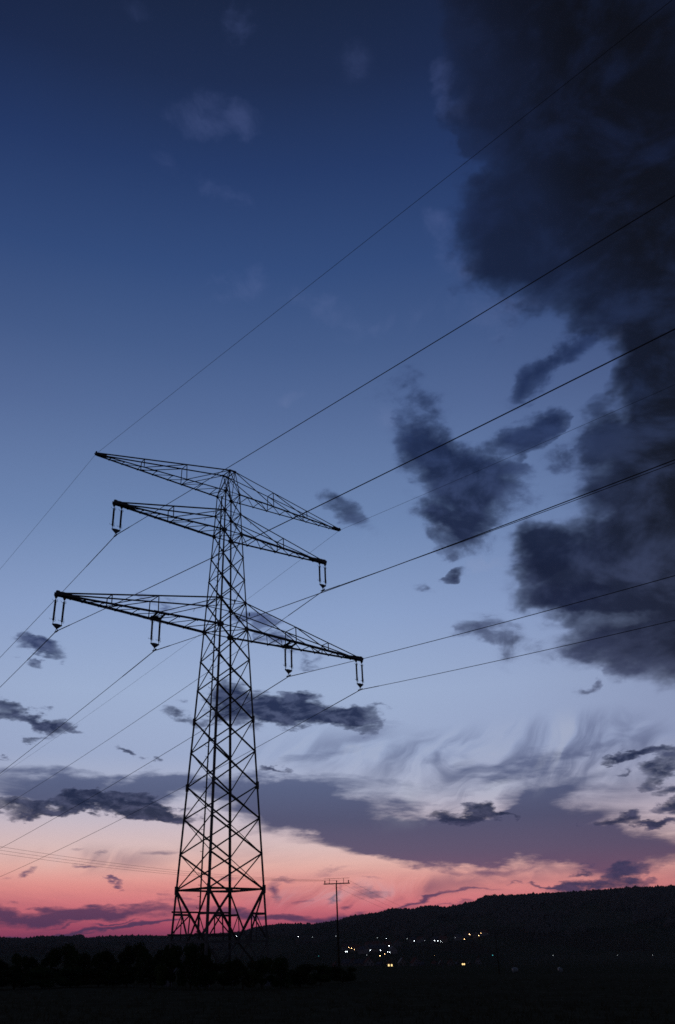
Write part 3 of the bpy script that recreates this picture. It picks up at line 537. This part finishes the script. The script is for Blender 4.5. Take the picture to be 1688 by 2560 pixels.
# ---------------------------------------------------------------- wooden pole line
def pole(p, rz, h, label):
    t = empty('utility_pole', p, rz, label, 'utility pole', 'small three-wire poles')
    if pole.proto is not None:
        t.scale = (1, 1, h/9.6)
        for ch in [o for o in bpy.data.objects if o.parent == pole.proto]: copy_tree(ch, t)
        return t
    m = MB(); m.tube([(0, 0, -.8), (0, 0, 4), (0, 0, h)], .125, 12, .08); m.build('pole', WOOD, t, True)
    m = MB(); m.bar((-1.78, .12, h-.05), (1.78, .12, h-.05), .1, .12); ca_ = m.build('crossbar', CHORD, t)
    for x in (-1.62, 0, 1.62):
        m = MB(); m.lathe([(.02, -.12), (.02, .02), (.06, .04), (.075, .12), (.05, .16), (.07, .2), (.06, .3), (.02, .33)], 10, (x, .12, h)); m.build('pin_insulator', GLASS, ca_)
    m = MB(); m.bar((-1.75, .12, h+.55), (1.75, .12, h+.55), .035)
    for x in (-.98, .96): m.bar((x, .12, h), (x, .12, h+.55), .05, .03)
    m.build('guard_rail', CHORD, t)
    pole.proto = t; return t
pole.proto = None
PP = [azel_pt(-25.5, 66), azel_pt(3.192, 115), azel_pt(12.56, 222)]
PH = [9.6, 10.52, 7.63]
dirs = [(PP[1]-PP[0]), (PP[2]-PP[1]), (PP[2]-PP[1])]
angs = [math.atan2(d_.y, d_.x)-PI/2 for d_ in dirs]
angs[1] = (angs[0]+angs[1])/2
pole(PP[1], angs[1], PH[1], 'dark wooden utility pole with a flat crossbar against the pink sky')
pole(PP[2], angs[2], PH[2], 'faint smaller utility pole standing before the dark hillside on the right')
pole(PP[0], angs[0], PH[0], 'wooden utility pole left of the pylon at the near end of the small line')
def ptop(i, x):
    sc = PH[i]/PH[1]
    return PP[i]+Vector((x*math.cos(angs[i])-.12*math.sin(angs[i]), x*math.sin(angs[i])+.12*math.cos(angs[i]), (PH[1]+.3)*sc))
for i, (x, wd) in enumerate(((-1.62, 'left'), (0, 'middle'), (1.62, 'right'))):
    pts = []
    for j, sag in ((0, .9), (1, 1.5)):
        a_, b_ = ptop(j, x), ptop(j+1, x)
        for k in range(24 if j == 0 else 25):
            t_ = k/24; p = a_.lerp(b_, t_); p.z -= 4*sag*t_*(1-t_); pts.append(p)
    m = MB(); m.tube(pts, .009, 5)
    tag(m.build('overhead_wire', WIRE), 'thin wire on the %s insulators of the small pole line' % wd, 'wire', 'thin wires of the small pole line')

# ---------------------------------------------------------------- trees
def crown_mesh(seed, n, mat_, tall=1.0):
    rnd = random.Random(seed); m = MB()
    cl = []
    for i in range(13):
        a_ = rnd.uniform(0, 2*PI); q = rnd.uniform(.05, .62); z = rnd.uniform(.18, .86)
        q *= (1.05-abs(z-.45)*1.1); cl.append((math.cos(a_)*q, math.sin(a_)*q, z, rnd.uniform(.16, .3)))
    for i in range(n):
        cx_, cy_, cz_, r = rnd.choice(cl); u = Vector((rnd.gauss(0, 1), rnd.gauss(0, 1), rnd.gauss(0, 1))).normalized()*r*rnd.uniform(.35, 1.08)**.7
        p = Vector((cx_, cy_, cz_))+Vector((u.x*1.1, u.y*1.1, u.z*.62)); s = rnd.uniform(.02, .046)
        if p.z < .04: p.z = .04+rnd.random()*.05
        d = Vector((rnd.gauss(0, 1), rnd.gauss(0, 1), rnd.gauss(0, .8))).normalized(); e = d.orthogonal().normalized()
        m.raw([p-d*s, p+e*s*.6, p+d*s, p-e*s*.6], [(0, 1, 2, 3)])
    for i in range(26):   # twigs breaking the outline
        cx_, cy_, cz_, r = rnd.choice(cl); p = Vector((cx_, cy_, cz_+r*.4)); d = Vector((rnd.uniform(-.4, .4), rnd.uniform(-.4, .4), 1)).normalized(); q = p+d*rnd.uniform(.08, .2)
        for k in range(8):
            c_ = p.lerp(q, k/7)+Vector((rnd.gauss(0, .012), rnd.gauss(0, .012), 0)); s = .014
            m.raw([c_-d*s*1.6, c_+Vector((s, 0, 0)), c_+d*s*1.6, c_-Vector((s, 0, 0))], [(0, 1, 2, 3)])
    return m
def trunk_mesh(seed):
    rnd = random.Random(seed); m = MB(); m.tube([(0, 0, -.06), (.01, 0, .15), (.0, .02, .5)], .035, 8, .02)
    for i in range(6):
        a_ = i*1.05+rnd.random(); m.tube([(0, 0, .12+.06*i), (math.cos(a_)*.18, math.sin(a_)*.18, .3+.08*i), (math.cos(a_)*.36, math.sin(a_)*.36, .42+.08*i)], .014, 5, .005)
    return m
TR = []
for k in range(5):
    t = empty('tree', (0, 0, 0), 0, 'x', 'tree')
    crown_mesh(40+k, 5200, LEAF[k % 2]).build('crown', LEAF[k % 2], t); trunk_mesh(k).build('trunk', BARK, t); TR.append([t, False])
TREES = [(-16.438, -0.56, 1.34, 100, 'tree'), (-15.608, -0.237, 0.99, 95, 'tree'), (-14.652, -0.497, 1.13, 100, 'tree'), (-13.783, -0.129, 1.28, 98, 'tree'), (-12.906, 0.053, 1.43, 96, 'tree'), (-12.007, -0.146, 1.21, 100, 'tree'), (-11.111, -0.282, 1.17, 104, 'tree'), (-10.302, -0.162, 1.31, 98, 'tree'), (-9.439, -0.041, 1.18, 95, 'tree'), (-8.739, 0.103, 1.24, 94, 'tree'), (-7.639, 0.029, 1.0, 90, 'tree'), (-6.93, 0.196, 1.2, 86, 'tree'), (-5.728, 0.186, 1.21, 84, 'tree'), (-4.905, 0.092, 0.97, 84, 'tree'), (-17.272, -0.447, 1.46, 100, 'tree'), (-17.335, -1.263, 1.97, 72, 'bush'), (-15.802, -1.184, 2.0, 75, 'bush'), (-14.236, -1.165, 2.03, 72, 'bush'), (-12.65, -1.125, 2.06, 74, 'bush'), (-11.042, -1.083, 2.09, 72, 'bush'), (-9.421, -0.955, 1.88, 70, 'bush'), (-8.028, -0.652, 1.66, 66, 'bush'), (-6.869, -0.064, 1.44, 62, 'bush'), (-5.673, 0.012, 1.44, 61, 'bush'), (-4.652, -0.299, 1.11, 60, 'bush'), (-3.726, -0.78, 1.44, 60, 'bush'), (-2.573, -0.705, 1.44, 60, 'bush'), (-1.439, -0.779, 1.45, 61, 'bush'), (-0.306, -0.746, 1.45, 63, 'bush'), (0.849, -0.927, 1.69, 66, 'bush'), (2.047, -1.129, 1.68, 70, 'bush'), (3.363, -1.224, 1.44, 74, 'bush')]      # azimuth, elevation of the top, width in degrees, distance
rnd = random.Random(5)
def put_tree(i, a_, e_, w, r, name, label, cat, grp):
    k = i % 5; t, used = TR[k]
    if used:
        t = copy_tree(t)
    TR[k][1] = True
    p = azel_pt(a_, r); h = EYE+r*math.tan(math.radians(e_))-p.z; wd = math.radians(w)*r
    t.name = name; t.location = p; t.rotation_euler = (0, 0, rnd.uniform(0, 6.28)); t.scale = (wd*1.02, wd*.95, h*.98)
    tag(t, label, cat, grp)
TW = sorted([q for q in TREES if q[4] == 'tree']); BW = sorted([q for q in TREES if q[4] == 'bush'])
for i, q in enumerate(TW):
    put_tree(i, *q[:4], 'tree', 'black leafy tree, %s from the left in the hedgerow left of the pylon' % ORD[i], 'tree', 'hedgerow trees')
for i, q in enumerate(BW):
    put_tree(i+2, *q[:4], 'bush', 'low dark bush around the pylon foot, %s from the left' % ORD[i], 'bush', 'bushes at the pylon foot')

# ---------------------------------------------------------------- far woods
def far_wood():
    rnd = random.Random(3); m = MB()
    def one(p, h, w):
        n = 6; a0 = rnd.random()*6; v = [p+Vector((math.cos(a0+k*PI/3)*w*rnd.uniform(.7, 1), math.sin(a0+k*PI/3)*w*rnd.uniform(.7, 1), h*.15)) for k in range(n)]
        v += [p+Vector((math.cos(a0+k*PI/3)*w*rnd.uniform(.6, 1), math.sin(a0+k*PI/3)*w*rnd.uniform(.6, 1), h*.6)) for k in range(n)]+[p+Vector((0, 0, h))]
        m.raw(v, [(k, (k+1) % n, n+(k+1) % n, n+k) for k in range(n)]+[(n+k, n+(k+1) % n, 2*n) for k in range(n)])
    for i in range(13000):
        a_ = rnd.uniform(-24, 30); r = 2600-abs(rnd.gauss(0, 1))*160*(1 if a_ > 3 else .5)+20
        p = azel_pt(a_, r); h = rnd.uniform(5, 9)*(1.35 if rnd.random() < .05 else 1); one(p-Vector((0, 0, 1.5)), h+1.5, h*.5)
    for i in range(9000):
        a_ = rnd.uniform(-24, 30); r = rnd.uniform(1500, 2500)
        if math.sin(a_*.9+r*.004)+.7*math.sin(a_*2.3-r*.009)+(.7 if a_ > 6 and r > 1900 else 0) < .35: continue
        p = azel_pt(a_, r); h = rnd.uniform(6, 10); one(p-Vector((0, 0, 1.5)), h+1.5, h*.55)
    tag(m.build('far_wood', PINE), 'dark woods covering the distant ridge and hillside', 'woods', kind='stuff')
far_wood()
def tufts():
    rnd = random.Random(8); m = MB()
    for i in range(7000):
        a_ = rnd.uniform(-26, 34); r = 14*math.exp(rnd.random()*2.0); p = azel_pt(a_, r)
        for k in range(5):
            d = Vector((rnd.gauss(0, .08), rnd.gauss(0, .08), rnd.uniform(.08, .24))); o = Vector((rnd.gauss(0, .07), rnd.gauss(0, .07), -.02)); e = Vector((rnd.uniform(-1, 1), rnd.uniform(-1, 1), 0)).normalized()*.012
            m.raw([p+o-e, p+o+e, p+o+d], [(0, 1, 2)])
    tag(m.build('grass', GRASS), 'rough dark meadow grass in the foreground field', 'grass', kind='stuff')
tufts()

# ---------------------------------------------------------------- village
def house(p, rz, w, l, h, rh, wi, ri, lit, label, chim=True):
    t = empty('house', p, rz, label, 'house', 'village houses in the valley')
    m = MB(); x, y = w/2, l/2
    m.raw([(-x, -y, -2), (x, -y, -2), (x, y, -2), (-x, y, -2), (-x, -y, h), (x, -y, h), (x, y, h), (-x, y, h), (0, -y, h+rh), (0, y, h+rh)],
          [(0, 1, 5, 8, 4), (1, 2, 6, 5), (2, 3, 7, 9, 6), (3, 0, 4, 7), (0, 3, 2, 1)])
    m.build('wall', WALLS[wi], t)
    m = MB(); o = .35
    for s in (-1, 1):
        a_ = Vector((0, 0, h+rh+.12)); b_ = Vector((s*(x+o), 0, h-o*rh/x+.12))
        m.poly([(a_.x, -y-o, a_.z), (b_.x, -y-o, b_.z), (b_.x, y+o, b_.z), (a_.x, y+o, a_.z)], .2, Vector((s*rh, 0, x)))
    rf = m.build('roof', ROOF[ri], t)
    if chim:
        m = MB(); m.bar((x*.4, y*.3, h+rh*.3), (x*.4, y*.3, h+rh+.9), .6, .6, (0, 1, 0)); m.build('chimney', ROOF[0], rf)
    for k, (wx_, wz) in enumerate([(-x*.5, h*.5), (x*.5, h*.5), (0, h+rh*.3)]):
        m = MB(); m.bar((wx_-.5, -y-.03, wz), (wx_+.5, -y-.03, wz), .08, 1.2); m.build('window', LITW if k in lit else PANE, t)
        m = MB(); m.bar((wx_-.5, y+.03, wz), (wx_+.5, y+.03, wz), .08, 1.2); m.build('window', PANE, t)
    for yy in (-y*.5, y*.5):
        for sx_ in (-1, 1): m = MB(); m.bar((sx_*(x+.03), yy-.5, h*.5), (sx_*(x+.03), yy+.5, h*.5), .08, 1.2); m.build('window', PANE, t)
HROW = [(2.95, -1.32, 0.245, 0.8, 0.3, ()), (3.665, -1.269, 0.435, 0.75, 1.2, ()), (3.987, -1.272, 0.351, 0.9, 0.1, ()), (4.425, -1.275, 0.455, 0.7, 1.5, ()), (4.967, -1.278, 0.489, 0.85, 0.2, ()), (5.63, -1.295, 0.279, 0.7, 0.9, ()), (6.22, -1.323, 0.348, 0.85, 0.1, (0, 1)), (6.952, -1.291, 0.416, 0.95, 0.15, ()), (7.731, -1.295, 0.449, 0.9, 0.3, ()), (8.076, -1.297, 0.242, 0.8, 1.3, ()), (8.862, -1.252, 0.22, 0.8, 0.8, ()), (9.236, -1.29, 0.261, 0.9, 0.1, ()), (9.787, -1.293, 0.321, 0.9, 0.1, ()), (10.183, -1.258, 0.15, 0.9, 0.6, ()), (10.543, -1.272, 0.19, 1.0, 0.0, (0, 1)), (10.905, -1.261, 0.149, 1, 0.2, ()), (11.403, -1.233, 0.297, 1.25, 0, ())]       # azimuth, elevation of the base, width in degrees, height ratio, turn, lit windows
for i, (a_, e_, wdeg, ratio, turn, lit) in enumerate(HROW):
    p, r = hit(a_, e_, 0, 300, 900); w = math.radians(wdeg)*r
    house(p, -math.radians(a_)+turn, w, w*1.25, w*ratio*.4, w*ratio*.62, (0, 1, 0, 2)[i % 4], i % 2, lit,
          ('steep narrow gabled house at the right end of the near village row' if i == len(HROW)-1 else 'pale gabled house, %s from the left in the near village row' % ORD[i]))
HFAR = [(3.707, -0.448), (3.916, -0.513), (4.234, -0.516), (4.685, -0.645), (4.984, -0.332), (5.253, -0.555), (5.442, -0.317), (5.814, -0.572), (6.11, -0.322), (6.44, -0.639), (6.746, -0.252), (7.669, -0.083), (8.159, -0.062), (9.061, -0.094), (9.479, -0.073), (10.388, 0.032), (10.954, 0.184), (11.43, 0.136), (11.924, 0.269)]
for i, (a_, e_) in enumerate(HFAR):
    p, r = hit(a_, e_, 0, 850, 2300)
    house(p, rnd.uniform(0, 3), rnd.uniform(7, 10), rnd.uniform(9, 13), 4.2, 3.6, i % 3, i % 2, (), 'small dim house on the valley slope behind the near row, %s from the left' % ORD[i], i % 2 == 0)
LIGHTS = [(3.813, -0.304, 'o', 0.8), (3.981, -0.343, 'o', 1.1), (4.139, -0.42, 'o', 0.8), (5.948, -0.667, 'o', 0.9), (5.67, -1.215, 'o', 1.3), (11.06, 0.334, 'o', 1.3), (11.733, 0.397, 'o', 1), (11.594, 0.26, 'o', 1), (10.732, 0.092, 'o', 1), (8.884, -1.159, 'o', 0.5), (3.626, -0.524, 'w', 1.1), (3.718, -0.531, 'w', 0.8), (5.096, -0.459, 'w', 0.9), (5.553, -0.223, 'w', 1.1), (5.714, -0.477, 'w', 1.2), (6.242, -0.235, 'w', 1.2), (6.13, -0.562, 'w', 0.8), (6.247, -0.588, 'w', 1.1), (6.084, 0.159, 'w', 0.6), (7.761, 0.018, 'w', 0.9), (8.968, 0.026, 'w', 1.1), (9.167, 0.005, 'w', 0.9), (9.313, -0.002, 'w', 0.5), (9.378, -0.047, 'w', 0.5), (5.565, 0.208, 'd', 1), (4.995, -0.25, 'd', 1), (7.357, 0.142, 'd', 1), (3.064, 0.32, 'd', 1), (8.377, 0.037, 'd', 0.8), (4.878, -0.722, 'd', 0.8), (10.207, 0.16, 'd', 0.8), (12.143, 0.393, 'd', 0.9), (12.283, -1.035, 'c', 1.6), (1.993, -1.001, 'c', 1), (-2.998, 0.368, 'w', 0.8), (0.774, 0.306, 'w', 1.2), (0.944, 0.282, 'w', 0.7), (1.65, 0.276, 'd', 1.4), (15.707, -0.956, 'd', 1), (19.231, -0.827, 'd', 0.8), (21.092, -0.854, 'd', 0.8)]     # azimuth, elevation, kind, size
cnt = {}
NAMES = {'w': 'white', 'o': 'amber', 'd': 'faint grey', 'c': 'cyan'}
protoL = {}
for a_, e_, k, sz in sorted(LIGHTS):
    n = cnt.get(k, 0); cnt[k] = n+1
    H = 5.5; p, r = hit(a_, e_, H, 500, 2500)
    far = ' on the far slope' if r > 1300 else ' in the village'
    lb = '%s street lamp glowing%s, %s %s lamp from the left' % (NAMES[k], far, ORD[n], NAMES[k])
    t = empty('street_lamp', p, -math.radians(a_), lb, 'street lamp', 'lit street lamps of the village')
    if k not in protoL:
        m = MB(); m.tube([(0, 0, -.8), (0, 0, H-.2)], .09, 7, .06); m.tube([(0, 0, H-.3), (0, -.3, H), (0, -.5, H)], .05, 5); m.build('post', CHORD, t)
        m = MB(); m.lathe([(.05, .34), (.26, .26), (.36, .05), (.34, -.15), (.2, -.3), (.05, -.34)], 10, (0, -.5, H)); m.build('lamp_head', LM[k], t, True)
        protoL[k] = t
    else:
        for ch in [o for o in bpy.data.objects if o.parent == protoL[k]]: copy_tree(ch, t)
    for ch in [o for o in bpy.data.objects if o.parent == t and o.name.startswith('lamp_head')]:
        f = .82*sz*r/1200; ch.scale = (f, f, f); ch.location = (0, 0, H*(1-f)+f*0)
for i, (a_, e_) in enumerate([(13.464, -1.69), (16.0, -1.672)]):
    p, r = hit(a_, e_, 0, 80, 600); m = MB()
    m.raw([], []); n = 16
    pr = [(.2, -.62), (.58, -.6), (.63, -.5), (.63, .5), (.58, .6), (.2, .62)]
    m.lathe(pr, n); m.v = [(z, x, y+.6) for x, y, z in m.v]
    o = m.build('hay_bale', BALE, None, True); o.location = p; o.rotation_euler = (0, 0, .4+i)
    tag(o, ('left' if i == 0 else 'right')+' one of two pale wrapped bales in the dark field at right', 'hay bale', 'wrapped bales in the field')
# ---------------------------------------------------------------- thin evening haze
def haze():
    m = MB(); a_ = 3600; z0, z1 = -140, 175
    m.raw([(-a_, -a_, z0), (a_, -a_, z0), (a_, a_, z0), (-a_, a_, z0), (-a_, -a_, z1), (a_, -a_, z1), (a_, a_, z1), (-a_, a_, z1)],
          [(0, 3, 2, 1), (4, 5, 6, 7), (0, 1, 5, 4), (1, 2, 6, 5), (2, 3, 7, 6), (3, 0, 4, 7)])
    hm = bpy.data.materials.new('evening_haze'); hm.use_nodes = True; t = hm.node_tree; t.nodes.clear()
    v = t.nodes.new('ShaderNodeVolumePrincipled'); v.inputs['Density'].default_value = 3.2e-5; v.inputs['Color'].default_value = (.9, .92, 1, 1); v.inputs['Anisotropy'].default_value = 0
    o = t.nodes.new('ShaderNodeOutputMaterial'); t.links.new(v.outputs[0], o.inputs['Volume'])
    tag(m.build('haze', hm), 'thin bluish evening haze over the valley', 'haze', kind='stuff')
haze()
